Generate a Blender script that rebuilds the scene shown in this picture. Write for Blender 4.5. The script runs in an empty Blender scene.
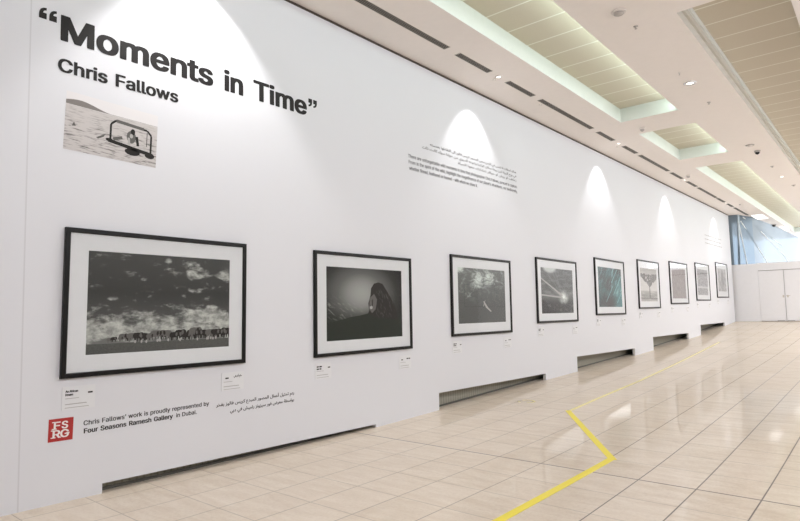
import bpy, bmesh, math, random, unicodedata
import numpy as np
from mathutils import Vector, Matrix
from mathutils.geometry import delaunay_2d_cdt
random.seed(7)
S = bpy.context.scene
COL = S.collection

# ------------------------------------------------------------------ settings
S.view_settings.view_transform = 'Standard'
S.view_settings.look = 'None'
S.view_settings.gamma = 1.0
S.view_settings.use_curve_mapping = False
S.view_settings.exposure = 0.45

CEIL = 5.49          # ceiling height
Y0, Y1 = -4.0, 46.0  # extent of the hall along the picture wall
WALL_END = 30.4
HOARD_Y = 30.6

# ------------------------------------------------------------------ floor profile (the hall floor ramps up gently)
PROF = [(-6, .03), (0, .02), (1.6, .012), (2.4, -.008), (4, -.03), (6, -.045), (7.45, -.03), (9.5, 0.0),
        (11.9, .035), (15, .072), (18.25, .125), (21, .19), (24, .28), (28, .44), (30.6, .56), (34, .70), (46, 1.0)]
def floor_z(y):
    if y <= PROF[0][0]: return PROF[0][1]
    for i in range(len(PROF) - 1):
        (a, za), (b, zb) = PROF[i], PROF[i + 1]
        if y <= b:
            def slope(k):
                if k <= 0 or k >= len(PROF) - 1: return 0.0 if k <= 0 else (PROF[-1][1]-PROF[-2][1])/(PROF[-1][0]-PROF[-2][0])
                return (PROF[k + 1][1] - PROF[k - 1][1]) / (PROF[k + 1][0] - PROF[k - 1][0])
            h = b - a; t = (y - a) / h
            m0, m1 = slope(i) * h, slope(i + 1) * h
            return ((2*t**3 - 3*t*t + 1) * za + (t**3 - 2*t*t + t) * m0 + (-2*t**3 + 3*t*t) * zb + (t**3 - t*t) * m1)
    return PROF[-1][1]

# ------------------------------------------------------------------ material helpers
class NT:
    """small helper around a node tree: every method returns an output socket"""
    def __init__(self, name):
        self.m = bpy.data.materials.new(name); self.m.use_nodes = True
        self.t = self.m.node_tree; self.t.nodes.clear()
        self.out = self.t.nodes.new('ShaderNodeOutputMaterial')
    def n(self, k): return self.t.nodes.new(k)
    def put(self, sock, v):
        if isinstance(v, bpy.types.NodeSocket): self.t.links.new(v, sock)
        elif isinstance(v, (tuple, list)) and sock.type == 'RGBA' and len(v) == 3: sock.default_value = (*v, 1)
        else: sock.default_value = v
    def math(self, op, a, b=0.0, c=0.0, clamp=False):
        n = self.n('ShaderNodeMath'); n.operation = op; n.use_clamp = clamp
        for i, v in enumerate((a, b, c)): self.put(n.inputs[i], v)
        return n.outputs[0]
    def add(s, a, b): return s.math('ADD', a, b)
    def sub(s, a, b): return s.math('SUBTRACT', a, b)
    def mul(s, a, b): return s.math('MULTIPLY', a, b)
    def obj(self): return self.n('ShaderNodeTexCoord').outputs['Object']
    def uv(self): return self.n('ShaderNodeTexCoord').outputs['UV']
    def xyz(self, v):
        n = self.n('ShaderNodeSeparateXYZ'); self.put(n.inputs[0], v); return n.outputs
    def comb(self, x, y, z=0.0):
        n = self.n('ShaderNodeCombineXYZ')
        for i, v in enumerate((x, y, z)): self.put(n.inputs[i], v)
        return n.outputs[0]
    def noise(self, vec, scale, detail=4.0, rough=.55, dist=0.0):
        n = self.n('ShaderNodeTexNoise')
        self.put(n.inputs['Vector'], vec); n.inputs['Scale'].default_value = scale
        n.inputs['Detail'].default_value = detail; n.inputs['Roughness'].default_value = rough
        n.inputs['Distortion'].default_value = dist
        return n.outputs['Fac']
    def step(self, v, a, b):
        n = self.n('ShaderNodeMapRange'); n.interpolation_type = 'SMOOTHSTEP'
        self.put(n.inputs['Value'], v); n.inputs['From Min'].default_value = a; n.inputs['From Max'].default_value = b
        return n.outputs['Result']
    def ramp(self, v, pts):
        n = self.n('ShaderNodeValToRGB'); e = n.color_ramp.elements
        for i, (p, c) in enumerate(pts):
            if i > 1: e.new(p)
        for i, (p, c) in enumerate(pts):
            e[i].position = p
            e[i].color = (c, c, c, 1) if isinstance(c, (int, float)) else (*c, 1)
        self.put(n.inputs[0], v); return n.outputs[0]
    def mix(self, f, a, b):
        n = self.n('ShaderNodeMix'); n.data_type = 'RGBA'
        self.put(n.inputs[0], f); self.put(n.inputs[6], a); self.put(n.inputs[7], b)
        return n.outputs[2]
    def blob(self, u, v, cu, cv, ru, rv, soft=.6):
        a = self.math('DIVIDE', self.sub(u, cu), ru); b = self.math('DIVIDE', self.sub(v, cv), rv)
        d = self.math('SQRT', self.add(self.mul(a, a), self.mul(b, b)))
        return self.sub(1.0, self.step(d, 1 - soft, 1.0))
    def bsdf(self, color, rough=.5, metal=0.0, spec=.5, normal=None):
        b = self.n('ShaderNodeBsdfPrincipled')
        self.put(b.inputs['Base Color'], color); self.put(b.inputs['Roughness'], rough)
        b.inputs['Metallic'].default_value = metal; b.inputs['Specular IOR Level'].default_value = spec
        if normal is not None: self.t.links.new(normal, b.inputs['Normal'])
        self.t.links.new(b.outputs[0], self.out.inputs[0])
        return self.m
    def bump(self, h, dist=.01, strength=1.0):
        n = self.n('ShaderNodeBump'); n.inputs['Distance'].default_value = dist; n.inputs['Strength'].default_value = strength
        self.put(n.inputs['Height'], h); return n.outputs[0]

def plain(name, c, rough=.5, metal=0.0, spec=.5): 
    k = NT(name); f = k.noise(k.obj(), 9.0, 3.0)
    c2 = tuple(x * .95 for x in c)
    return k.bsdf(k.mix(f, c, c2), rough, metal, spec)
def emit(name, c, s):
    k = NT(name); e = k.n('ShaderNodeEmission'); e.inputs[0].default_value = (*c, 1); e.inputs[1].default_value = s
    k.t.links.new(e.outputs[0], k.out.inputs[0]); return k.m

M = {}
# painted / foil-covered false wall
k = NT('white_wall'); p = k.obj(); x, y, z = k.xyz(p)
f = k.noise(p, 260.0, 1.0)
seam = k.math('LESS_THAN', k.math('ABSOLUTE', k.sub(y, 1.72)), .006)
base = k.mix(f, (.70, .705, .74), (.735, .74, .775))
M['wall'] = k.bsdf(k.mix(k.mul(seam, .35), base, (.45, .44, .46)), .55, 0, .25, k.bump(f, .0006, .5))
M['wall_edge'] = plain('wall_board_edge', (.74, .73, .73), .6)
# polished stone floor
k = NT('polished_stone'); p = k.obj(); x, y, z = k.xyz(p)
def gl(v, off, sp, w):
    t = k.math('PINGPONG', k.add(v, -off + sp * 40), sp / 2)
    return k.sub(1.0, k.step(t, w * .4, w))
lx = gl(x, 4.62, .49, .0075); ly = gl(y, 5.63, .565, .0065)
sx = k.mul(lx, k.ramp(k.math('DIVIDE', x, 6.0), [(0, .35), (.45, .5), (.6, .95)]))
strong = k.sub(1.0, k.step(k.math('ABSOLUTE', k.sub(y, 5.63)), .006, .014))
line = k.math('MAXIMUM', k.math('MAXIMUM', sx, k.mul(ly, .38)), k.mul(strong, .95))
cell = k.n('ShaderNodeTexWhiteNoise'); cell.noise_dimensions = '2D'
k.t.links.new(k.comb(k.math('FLOOR', k.math('DIVIDE', k.add(x, 60 * .49 - 4.62), .49)), k.math('FLOOR', k.math('DIVIDE', k.add(y, 60 * .565 - 5.63), .565))), cell.inputs['Vector'])
vein = k.noise(k.comb(k.mul(x, 2.2), k.mul(y, 9.0), 0.0), 1.0, 6.0, .6, .6)
spk = k.noise(p, 38.0, 4.0, .7)
c = k.mix(k.ramp(vein, [(.3, 0), (.7, 1)]), (.67, .565, .455), (.775, .69, .585))
c = k.mix(k.mul(k.ramp(spk, [(.45, 0), (.75, 1)]), .35), c, (.50, .40, .31))
c = k.mix(k.mul(cell.outputs[0], .22), c, (.86, .77, .68))
c = k.mix(line, c, (.14, .12, .11))
df = k.n('ShaderNodeBsdfDiffuse'); k.put(df.inputs['Color'], c)
gs = k.n('ShaderNodeBsdfGlossy'); k.put(gs.inputs['Roughness'], k.add(.05, k.mul(line, .3)))
lw = k.n('ShaderNodeLayerWeight'); lw.inputs['Blend'].default_value = .5
fac = k.add(.03, k.mul(k.math('POWER', lw.outputs['Facing'], 5.0), .50))
mx = k.n('ShaderNodeMixShader'); k.put(mx.inputs[0], fac)
k.t.links.new(df.outputs[0], mx.inputs[1]); k.t.links.new(gs.outputs[0], mx.inputs[2]); k.t.links.new(mx.outputs[0], k.out.inputs[0])
M['floor'] = k.m
# ceiling
M['ceiling'] = plain('ceiling_plaster', (.93, .868, .82), .8, 0, .2)
M['cove'] = plain('cove_plaster', (.80, .82, .78), .7, 0, .2)
k = NT('cove_panel'); p = k.obj(); x, y, z = k.xyz(p)
t = k.math('PINGPONG', k.add(y, -7.19 + .63 * 40), .315)
ln = k.sub(1.0, k.step(t, .008, .02))
M['panel'] = k.bsdf(k.mix(ln, k.mix(k.noise(p, 60.0), (.60, .54, .43), (.66, .60, .49)), (.85, .83, .74)), .7, 0, .2)
M['ledge'] = plain('cove_ledge', (.62, .59, .52), .7)
M['gap_shade'] = plain('painted_gap_shade', (.07, .055, .045), .8)
# panel behind the slots
k = NT('ribbed_panel'); p = k.obj(); x, y, z = k.xyz(p)
t = k.math('PINGPONG', k.add(y, 20.0), .035)
M['ribbed'] = k.bsdf(k.mix(k.step(t, .004, .014), (.24, .23, .185), (.32, .305, .25)), .6, 0, .3, k.bump(t, .01, .6))
M['foot_shade'] = plain('painted_foot_shade', (.09, .085, .07), .6)
M['black_wood'] = plain('black_frame_wood', (.006, .0055, .005), .4, 0, .25)
M['mat'] = plain('mat_board', (.755, .77, .79), .85, 0, .1)
k = NT('picture_glass')
tr = k.n('ShaderNodeBsdfTransparent'); gl_ = k.n('ShaderNodeBsdfGlossy'); gl_.inputs['Roughness'].default_value = .03
fr = k.n('ShaderNodeLayerWeight'); fr.inputs['Blend'].default_value = .5
mx = k.n('ShaderNodeMixShader')
k.t.links.new(k.add(k.mul(k.math('POWER', fr.outputs['Facing'], 5.0), .96), .035), mx.inputs[0]); k.t.links.new(tr.outputs[0], mx.inputs[1]); k.t.links.new(gl_.outputs[0], mx.inputs[2])
k.t.links.new(mx.outputs[0], k.out.inputs[0]); M['glass'] = k.m
M['ink'] = plain('black_vinyl', (.020, .018, .018), .5, 0, .2)
M['ink_soft'] = plain('dark_grey_vinyl', (.10, .10, .105), .6)
M['grey_ink'] = plain('grey_print', (.42, .41, .41), .8)
M['card'] = plain('card_white', (.76, .765, .785), .6)
M['red'] = plain('red_vinyl', (.42, .022, .02), .5)
M['white_vinyl'] = plain('white_vinyl', (.85, .80, .78), .5)
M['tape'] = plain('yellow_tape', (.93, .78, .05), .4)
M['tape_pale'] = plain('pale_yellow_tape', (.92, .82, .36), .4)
M['metal'] = plain('brushed_aluminium', (.60, .56, .50), .5, .0)
M['slat_metal'] = plain('slat_metal', (.30, .265, .225), .5)
M['vent_dark'] = plain('vent_interior', (.012, .010, .009), .8)
M['white_metal'] = plain('white_enamel', (.78, .72, .67), .4)
M['chrome'] = plain('chrome', (.7, .7, .7), .2, 1.0)
M['smoke_grey'] = plain('grey_plastic', (.46, .42, .39), .5)
M['black_plastic'] = plain('black_plastic', (.012, .012, .012), .25)
M['lamp'] = emit('lamp_lens', (1, .97, .92), 4.0)
M['lamp_dim'] = emit('dim_lamp_lens', (1, .95, .88), .9)
M['panel_light'] = emit('panel_light', (1, .99, .96), 1.7)
M['hoard'] = plain('white_hoarding', (.84, .835, .86), .55, 0, .2)
M['seam'] = plain('dark_seam', (.42, .40, .40), .7)
M['post'] = plain('blue_grey_steel', (.55, .63, .70), .5)
M['white_steel'] = plain('white_steel', (.85, .88, .9), .5)

def print_mat(n):
    k = NT('photo_print_' + 'abcdefghi'[n - 1]); uv = k.uv(); u, v, _ = k.xyz(uv)
    if n == 1:
        a = k.noise(k.comb(k.mul(u, 3.4), k.mul(v, 4.6)), 2.6, 8, .62, .2)
        hi = k.noise(k.comb(k.mul(u, 2.6), k.mul(v, 3.0), 5.0), 3.2, 8, .62, .2)
        band = k.ramp(v, [(0.08, 0), (.16, .75), (.28, .66), (.38, .3), (.5, 0)])
        cl = k.step(k.add(a, k.mul(band, .42)), .58, .80)
        right = k.math('MAXIMUM', k.blob(u, v, .72, .86, .20, .16, .9), k.blob(u, v, .95, .82, .12, .14, .9))
        right = k.math('MAXIMUM', right, k.mul(k.blob(u, v, .80, .36, .28, .15, .9), 1.7))
        right = k.math('MAXIMUM', right, k.math('MAXIMUM', k.blob(u, v, .16, .54, .06, .04, .9), k.blob(u, v, .52, .95, .04, .05, .9)))
        right = k.math('MAXIMUM', right, k.mul(k.math('MAXIMUM', k.blob(u, v, .70, .63, .10, .05, .9), k.blob(u, v, .35, .74, .05, .04, .9)), .8))
        cl2 = k.step(k.add(hi, k.mul(right, .25)), .58, .78)
        cl = k.math('MAXIMUM', cl, cl2)
        sky = k.ramp(v, [(.1, .17), (.3, .09), (.6, .048), (1, .07)])
        det = k.step(k.noise(k.comb(k.mul(u, 3.4), k.mul(v, 3.2)), 5.0, 6, .65), .3, .72)
        c = k.mix(k.mul(cl, k.add(.25, k.mul(det, .75))), sky, (.62, .62, .60))
        gr = k.mix(k.noise(uv, 60.0, 3), (.06, .06, .06), (.13, .13, .125))
        c = k.mix(k.math('LESS_THAN', v, .10), c, gr)
        tint = (.97, 1.0, .97)
    elif n == 2:
        g = k.blob(u, v, .44, .64, .75, .72, 1.0); st = k.noise(k.comb(k.add(k.mul(u, 4), k.mul(v, -5)), k.mul(k.add(u, v), 16)), 1.6, 5, .6)
        c = k.ramp(g, [(0, .010), (.3, .035), (.65, .13), (1, .36)])
        low = k.sub(1.0, k.step(v, .18, .46)); c = k.mix(k.mul(low, .85), c, (.028, .034, .028))
        c = k.mix(k.mul(k.step(st, .52, .72), k.mul(k.blob(u, v, .12, .42, .5, .22, .9), .7)), c, (.40, .40, .38))
        c = k.mix(k.mul(k.step(k.noise(k.comb(k.mul(u, 10), k.mul(v, 26)), 2.0, 5), .55, .75), k.mul(k.step(v, .34, .1), .25)), c, (.20, .22, .20))
        tint = (.97, 1, .96)
    elif n == 3:
        w = k.noise(k.comb(k.mul(u, 2.5), k.mul(v, 3)), 2.4, 7, .62, 1.8)
        sp = k.math('MAXIMUM', k.blob(u, v, .40, .80, .30, .42, 1.0), k.mul(k.blob(u, v, .64, .84, .40, .34, 1.0), .9))
        sp = k.math('MAXIMUM', sp, k.mul(k.blob(u, v, .20, .52, .3, .12, .9), .55))
        sp = k.math('MAXIMUM', sp, k.mul(k.blob(u, v, .04, 1.0, .16, .16, .9), 1.2))
        c = k.mix(k.mul(k.step(w, .45, .75), k.step(v, .2, .9)), k.ramp(v, [(0, .10), (.4, .10), (.9, .16)]), (.32, .33, .325))
        c = k.mix(k.step(k.mul(sp, k.add(k.mul(k.sub(w, .5), 2.2), .72)), .25, .95), c, (.66, .68, .66))
        def box(a, b, c0, d, w_=.006):
            du = k.sub(k.math('ABSOLUTE', k.sub(u, (a + b) / 2)), (b - a) / 2); dv = k.sub(k.math('ABSOLUTE', k.sub(v, (c0 + d) / 2)), (d - c0) / 2)
            return k.math('LESS_THAN', k.math('ABSOLUTE', k.math('MAXIMUM', du, dv)), w_)
        win_refl = k.math('MAXIMUM', box(.12, .76, .30, .70), box(.80, 1.04, .30, .72))  # window reflections in the picture glass, painted into the print
        c = k.mix(k.mul(win_refl, .3), c, (.03, .035, .035)); tint = (.95, 1.02, 1.0)
    elif n == 4:
        du, dv = k.sub(u, .68), k.sub(v, .36)
        ang = k.math('ARCTAN2', dv, du); rad = k.math('SQRT', k.add(k.mul(du, du), k.mul(dv, dv)))
        ray = k.noise(k.comb(k.mul(ang, 3.2), k.mul(rad, .6), 2.0), 2.6, 6, .65, .4)
        c = k.ramp(v, [(0, .03), (.22, .035), (.40, .14), (.6, .09), (1, .13)])
        rf = k.mul(k.mul(k.step(ray, .50, .74), k.add(.25, k.mul(k.step(u, .9, .1), .75))), k.mul(k.step(v, .30, .42), k.step(rad, 1.0, .1)))
        c = k.mix(k.mul(rf, .8), c, (.62, .63, .62))
        c = k.mix(k.mul(k.step(rad, .20, .0), k.add(.45, k.mul(k.step(k.noise(uv, 7, 4), .4, .6), .55))), c, (.92, .93, .91))
        c = k.mix(k.blob(u, v, .27, 1.02, .25, .16, .5), c, (.60, .61, .60))
        cld = k.noise(k.comb(k.mul(u, 2.2), k.mul(v, 6)), 2.0, 6, .6)
        c = k.mix(k.mul(k.step(cld, .45, .72), k.mul(k.step(v, .28, .45), .45)), c, (.36, .37, .365))
        lowp = k.noise(uv, 9, 5); c = k.mix(k.mul(k.step(lowp, .5, .7), k.mul(k.step(v, .4, .1), .5)), c, (.24, .24, .24))
        tint = (.97, 1.02, 1.0)
    elif n == 5:
        d = k.sub(k.mul(u, 1.0), k.mul(v, .55))
        ns = k.noise(k.comb(k.mul(d, 9), k.mul(k.add(u, v), 1.6)), 1.3, 5, .65, .6)
        pt = k.noise(uv, 2.6, 4, .6)
        c = k.mix(k.step(pt, .35, .65), (.006, .016, .016), (.02, .10, .105))
        c = k.mix(k.mul(k.step(ns, .52, .72), k.step(k.add(u, v), .2, 1.4)), c, (.30, .55, .55))
        c = k.mix(k.mul(k.step(k.sub(u, v), -.05, .7), .35), c, (.10, .42, .46))
        c = k.mix(k.blob(u, v, .45, .10, .50, .34, .8), c, (.006, .010, .009))
        tint = (1, 1, 1)
    elif n == 6:
        cl = k.noise(k.comb(k.mul(u, 1.3), k.mul(v, 7)), 1.6, 5)
        c = k.ramp(v, [(0, .62), (.05, .30), (.12, .42), (.16, .26), (.30, .38), (.34, .62), (.7, .55), (.85, .45), (1, .36)])
        c = k.mix(k.mul(k.step(cl, .45, .7), .5), c, (.72, .72, .70)); tint = (1, .99, .97)
    elif n == 7:
        g = k.noise(k.comb(k.mul(u, 16), k.mul(v, 5)), 1.5, 5)
        c = k.mix(k.step(g, .3, .7), (.22, .205, .205), (.33, .31, .31))
        c = k.mix(k.step(k.sub(v, k.mul(u, .10)), .90, .93), c, (.55, .56, .60)); tint = (1.02, .99, 1)
    elif n == 8:
        g = k.noise(k.comb(k.mul(u, 5), k.mul(v, 8)), 1.7, 6)
        c = k.mix(k.step(g, .3, .7), (.22, .22, .225), (.46, .46, .47))
        c = k.mix(k.mul(k.step(k.math('ABSOLUTE', k.sub(v, .30)), .05, .02), .8), c, (.62, .62, .62))
        c = k.mix(k.mul(k.step(k.math('ABSOLUTE', k.sub(v, .85)), .12, .02), .3), c, (.08, .08, .08)); tint = (1, 1, 1.02)
    else:
        g = k.noise(uv, 4.5, 6, .6)
        c = k.mix(k.step(g, .3, .7), (.22, .22, .225), (.56, .56, .565))
        c = k.mix(k.mul(k.blob(u, v, .55, .5, .32, .5, .8), .55), c, (.13, .13, .135)); tint = (1, 1, 1.01)
    n_ = k.n('ShaderNodeMix'); n_.data_type = 'RGBA'; n_.blend_type = 'MULTIPLY'; n_.inputs[0].default_value = 1
    k.put(n_.inputs[6], c); k.put(n_.inputs[7], tint)
    return k.bsdf(n_.outputs[2], .7, 0, .2)

# ------------------------------------------------------------------ mesh helpers
def link(name, me, mats, parent=None, smooth=False):
    o = bpy.data.objects.new(name, me); COL.objects.link(o)
    for m in (mats if isinstance(mats, (list, tuple)) else [mats]): me.materials.append(M[m] if isinstance(m, str) else m)
    if parent is not None: o.parent = parent
    if smooth:
        for q in me.polygons: q.use_smooth = True
    return o
def obj(name, bm, mats, parent=None, smooth=False):
    bmesh.ops.recalc_face_normals(bm, faces=bm.faces)
    me = bpy.data.meshes.new(name); bm.to_mesh(me); bm.free()
    return link(name, me, mats, parent, smooth)
def box(bm, x0, x1, y0, y1, z0, z1, mat=0, bevel=0.0):
    r = bmesh.ops.create_cube(bm, size=1.0, matrix=Matrix.Translation(((x0 + x1) / 2, (y0 + y1) / 2, (z0 + z1) / 2)) @ Matrix.Diagonal((x1 - x0, y1 - y0, z1 - z0, 1)))
    vs = r['verts']; fs = {f for v in vs for f in v.link_faces}
    for f in fs: f.material_index = mat
    if bevel:
        es = {e for v in vs for e in v.link_edges}
        bmesh.ops.bevel(bm, geom=list(es), offset=bevel, segments=2, affect='EDGES')
def lathe(bm, prof, seg=28, cx=0, cy=0, cz=0, mat=0):
    rings = []
    for r, z in prof:
        if r < 1e-6: rings.append([bm.verts.new((cx, cy, cz + z))])
        else: rings.append([bm.verts.new((cx + r * math.cos(2*math.pi*i/seg), cy + r * math.sin(2*math.pi*i/seg), cz + z)) for i in range(seg)])
    for a, b in zip(rings, rings[1:]):
        for i in range(seg):
            j = (i + 1) % seg
            if len(a) == 1 and len(b) == 1: continue
            if len(a) == 1: f = bm.faces.new((a[0], b[i], b[j]))
            elif len(b) == 1: f = bm.faces.new((a[i], a[j], b[0]))
            else: f = bm.faces.new((a[i], a[j], b[j], b[i]))
            f.material_index = mat
def slab(bm, pts, x0, x1, mat=0):
    """extrude an outline given in (y, z) from x0 to x1"""
    a = [bm.verts.new((x0, y, z)) for y, z in pts]; b = [bm.verts.new((x1, y, z)) for y, z in pts]
    n = len(pts)
    fs = [bm.faces.new(a), bm.faces.new(b[::-1])] + [bm.faces.new((a[i], a[(i+1) % n], b[(i+1) % n], b[i])) for i in range(n)]
    for f in fs: f.material_index = mat
def tag(o, label=None, cat=None, group=None, kind=None):
    if label: o['label'] = label
    if cat: o['category'] = cat
    if group: o['group'] = group
    if kind: o['kind'] = kind
    return o
def struct(o): o['kind'] = 'structure'; return o
def empty(name, loc, rx=0.0):
    o = bpy.data.objects.new(name, None); COL.objects.link(o); o.location = loc; o.rotation_euler = (rx, 0, 0); o.empty_display_size = .1
    return o

# ------------------------------------------------------------------ floor
bm = bmesh.new()
ys = [Y0 + .5 * i for i in range(int((Y1 - Y0) / .5) + 1)]
xs = [-1.6, 1.0, 4.0, 6.5, 8.5]
grid = [[bm.verts.new((x, y, floor_z(y))) for x in xs] for y in ys]
for r0, r1 in zip(grid, grid[1:]):
    for i in range(len(xs) - 1): bm.faces.new((r0[i], r0[i+1], r1[i+1], r1[i]))
struct(obj('floor', bm, 'floor', smooth=True))

# ------------------------------------------------------------------ the white picture wall with low slots along its foot
SLOTS = [(2.383, 6.03, .080, -.003), (7.50, 11.20, .235, .160), (12.785, 16.66, .377, .296), (18.32, 22.30, .518, .440), (24.04, 28.13, .655, .600)]
TOP = 5.445
def wall_bottom(y):
    for a, b, za, zb in SLOTS:
        if a <= y <= b: return za + (zb - za) * (y - a) / (b - a)
    return floor_z(y)
bm = bmesh.new()
segs = []; cur = Y0
for a, b, za, zb in SLOTS:
    segs.append((cur, a, None)); segs.append((a, b, (za, zb))); cur = b
segs.append((cur, WALL_END, None))
TH = .018
for a, b, sl in segs:
    n = max(1, int((b - a) / .5)) if sl is None else 1
    for i in range(n):
        p0, p1 = a + (b - a) * i / n, a + (b - a) * (i + 1) / n
        z0, z1 = (sl if sl else (floor_z(p0) - .002, floor_z(p1) - .002))
        f = bm.faces.new([bm.verts.new(c) for c in ((0, p0, z0), (0, p1, z1), (0, p1, TOP), (0, p0, TOP))])
        g = bm.faces.new([bm.verts.new(c) for c in ((-TH, p0, z0), (-TH, p0, TOP), (-TH, p1, TOP), (-TH, p1, z1))])
        if sl:   # soffit of the slot
            f = bm.faces.new([bm.verts.new(c) for c in ((0, p0, z0), (-TH, p0, z0), (-TH, p1, z1), (0, p1, z1))]); f.material_index = 1
for a, b, za, zb in SLOTS:           # cheeks of the slots
    for y, z in ((a, za), (b, zb)):
        f = bm.faces.new([bm.verts.new(c) for c in ((0, y, floor_z(y)), (-.06, y, floor_z(y)), (-.06, y, z + .01), (0, y, z))]); f.material_index = 1
f = bm.faces.new([bm.verts.new(c) for c in ((0, WALL_END, floor_z(WALL_END)), (-.12, WALL_END, floor_z(WALL_END)), (-.12, WALL_END, TOP), (0, WALL_END, TOP))]); f.material_index = 1
bmesh.ops.remove_doubles(bm, verts=bm.verts, dist=.0005)
struct(obj('wall_left', bm, ['wall', 'wall_edge']))
# dark ribbed panel standing behind the slots
def xb(y): return -.10 - .0135 * max(0, y - 2.4)
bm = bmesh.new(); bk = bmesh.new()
yy = [0.0 + i * 1.0 for i in range(35)]
for a, b in zip(yy, yy[1:]):
    A, B = (xb(a), a), (xb(b), b)
    bm.faces.new([bm.verts.new(c) for c in ((*A, floor_z(a) - .01), (*B, floor_z(b) - .01), (*B, CEIL), (*A, CEIL))])
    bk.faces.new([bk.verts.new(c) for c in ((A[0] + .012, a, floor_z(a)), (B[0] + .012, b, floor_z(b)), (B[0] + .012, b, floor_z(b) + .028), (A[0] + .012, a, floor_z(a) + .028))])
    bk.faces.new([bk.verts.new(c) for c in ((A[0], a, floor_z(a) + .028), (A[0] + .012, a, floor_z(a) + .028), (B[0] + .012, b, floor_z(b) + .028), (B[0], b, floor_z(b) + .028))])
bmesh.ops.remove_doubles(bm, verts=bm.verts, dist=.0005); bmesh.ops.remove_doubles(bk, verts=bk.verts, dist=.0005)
struct(obj('wall_rear', bm, 'ribbed')); struct(obj('shade_strip_rear', bk, 'foot_shade'))  # dark strip stands in for the shadow line at the panel's foot
# dark strip painted as the shade in the gap between wall and ceiling
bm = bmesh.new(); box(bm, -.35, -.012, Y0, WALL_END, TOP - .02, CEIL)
struct(obj('gap_shade_strip', bm, 'gap_shade'))

# unseen walls added behind and beside the camera to shape light and reflections; daylight enters above the right wall and along the open far side
M['dim_wall'] = plain('dim_added_wall', (.45, .42, .39), .7)  # kept dark so the added wall bounces little light
bm = bmesh.new(); box(bm, -1.6, 8.6, Y0 - .1, Y0, 0, CEIL); struct(obj('unseen_wall_front', bm, 'hoard'))
bm = bmesh.new(); box(bm, 8.5, 8.6, Y0, 22.0, -.1, 3.7, 0); box(bm, 8.5, 8.6, 22.0, Y1, -.1, CEIL, 1); struct(obj('unseen_wall_right', bm, ['dim_wall', 'hoard']))
# ------------------------------------------------------------------ ceiling with lit coves
HOLES = [(1.285, 2.46, 1.2, 12.70, 1), (1.285, 2.50, 13.9, 17.33, 1), (1.36, 2.56, 18.72, 42.0, 1), (3.575, 4.80, 8.33, 32.0, 0)]
CH = .30
bm = bmesh.new()
xs = sorted({-1.6, 8.5} | {h[0] for h in HOLES} | {h[1] for h in HOLES}); ys = sorted({Y0, Y1} | {h[2] for h in HOLES} | {h[3] for h in HOLES})
for xa, xc in zip(xs, xs[1:]):
    for ya, yc in zip(ys, ys[1:]):
        mx_, my_ = (xa + xc) / 2, (ya + yc) / 2
        if any(h[0] < mx_ < h[1] and h[2] < my_ < h[3] for h in HOLES): continue
        bm.faces.new([bm.verts.new(c) for c in ((xa, ya, CEIL), (xa, yc, CEIL), (xc, yc, CEIL), (xc, ya, CEIL))])
bmesh.ops.remove_doubles(bm, verts=bm.verts, dist=.0005)
for hx0, hx1, hy0, hy1, lit in HOLES:
    zt = CEIL + CH
    side = 1 if lit else 3
    for q in (((hx0, hy0), (hx0, hy1)), ((hx0, hy1), (hx1, hy1)), ((hx1, hy1), (hx1, hy0)), ((hx1, hy0), (hx0, hy0))):
        (ax, ay), (bx, by) = q
        f = bm.faces.new([bm.verts.new(c) for c in ((ax, ay, CEIL), (bx, by, CEIL), (bx, by, zt), (ax, ay, zt))]); f.material_index = side
    f = bm.faces.new([bm.verts.new(c) for c in ((hx0, hy0, zt), (hx0, hy1, zt), (hx1, hy1, zt), (hx1, hy0, zt))]); f.material_index = 2
    if not lit:     # shelf along the side of the unlit recess
        box(bm, hx0, hx0 + .035, hy0, hy1, CEIL + .13, zt, 3); box(bm, hx0 + .0, hx0 + .06, hy0, hy1, CEIL + .22, zt, 1)
me_c = obj('ceiling', bm, ['ceiling', 'cove', 'panel', 'ledge']); struct(me_c)

# ------------------------------------------------------------------ hoarding at the end of the hall, with a pair of doors
bm = bmesh.new(); zf = floor_z(HOARD_Y)
box(bm, -.05, .99, HOARD_Y, HOARD_Y + .06, zf - .01, 3.16); box(bm, 2.94, 9.0, HOARD_Y, HOARD_Y + .06, zf - .01, 3.22)
box(bm, .99, 2.94, HOARD_Y, HOARD_Y + .06, 2.845, 3.175)
struct(obj('wall_back', bm, 'hoard'))
bm = bmesh.new(); box(bm, .985, 2.945, HOARD_Y + .05, HOARD_Y + .075, zf, 2.85); struct(obj('trim_2', bm, 'seam'))
for i, (a, b) in enumerate(((.995, 1.948), (1.968, 2.935))):
    bm = bmesh.new(); box(bm, a, b, HOARD_Y + .004, HOARD_Y + .045, zf + .022, 2.815, 0, .003)
    d = struct(obj('door_%d' % (i + 1), bm, 'hoard'))
    bm = bmesh.new(); hx = 1.90 if i == 0 else 2.06
    s = 1
    box(bm, hx - .03, hx + .03, HOARD_Y - .006, HOARD_Y + .006, 1.66 - .05, 1.66 + .05, 0, .002)
    if i == 1: box(bm, hx - .06, hx + .10, HOARD_Y - .05, HOARD_Y - .032, 1.668, 1.69, 0, .004); box(bm, hx - .01, hx + .01, HOARD_Y - .05, HOARD_Y, 1.668, 1.69)
    h = obj('door_handle', bm, 'metal', d)
    bm = bmesh.new(); hb = (1.62, 1.90) if i == 0 else (2.00, 2.26)
    box(bm, hb[0], hb[1], HOARD_Y - .03, HOARD_Y + .003, zf + .004, zf + .05, 0, .004)
    obj('floor_bolt', bm, 'seam', d)

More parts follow.
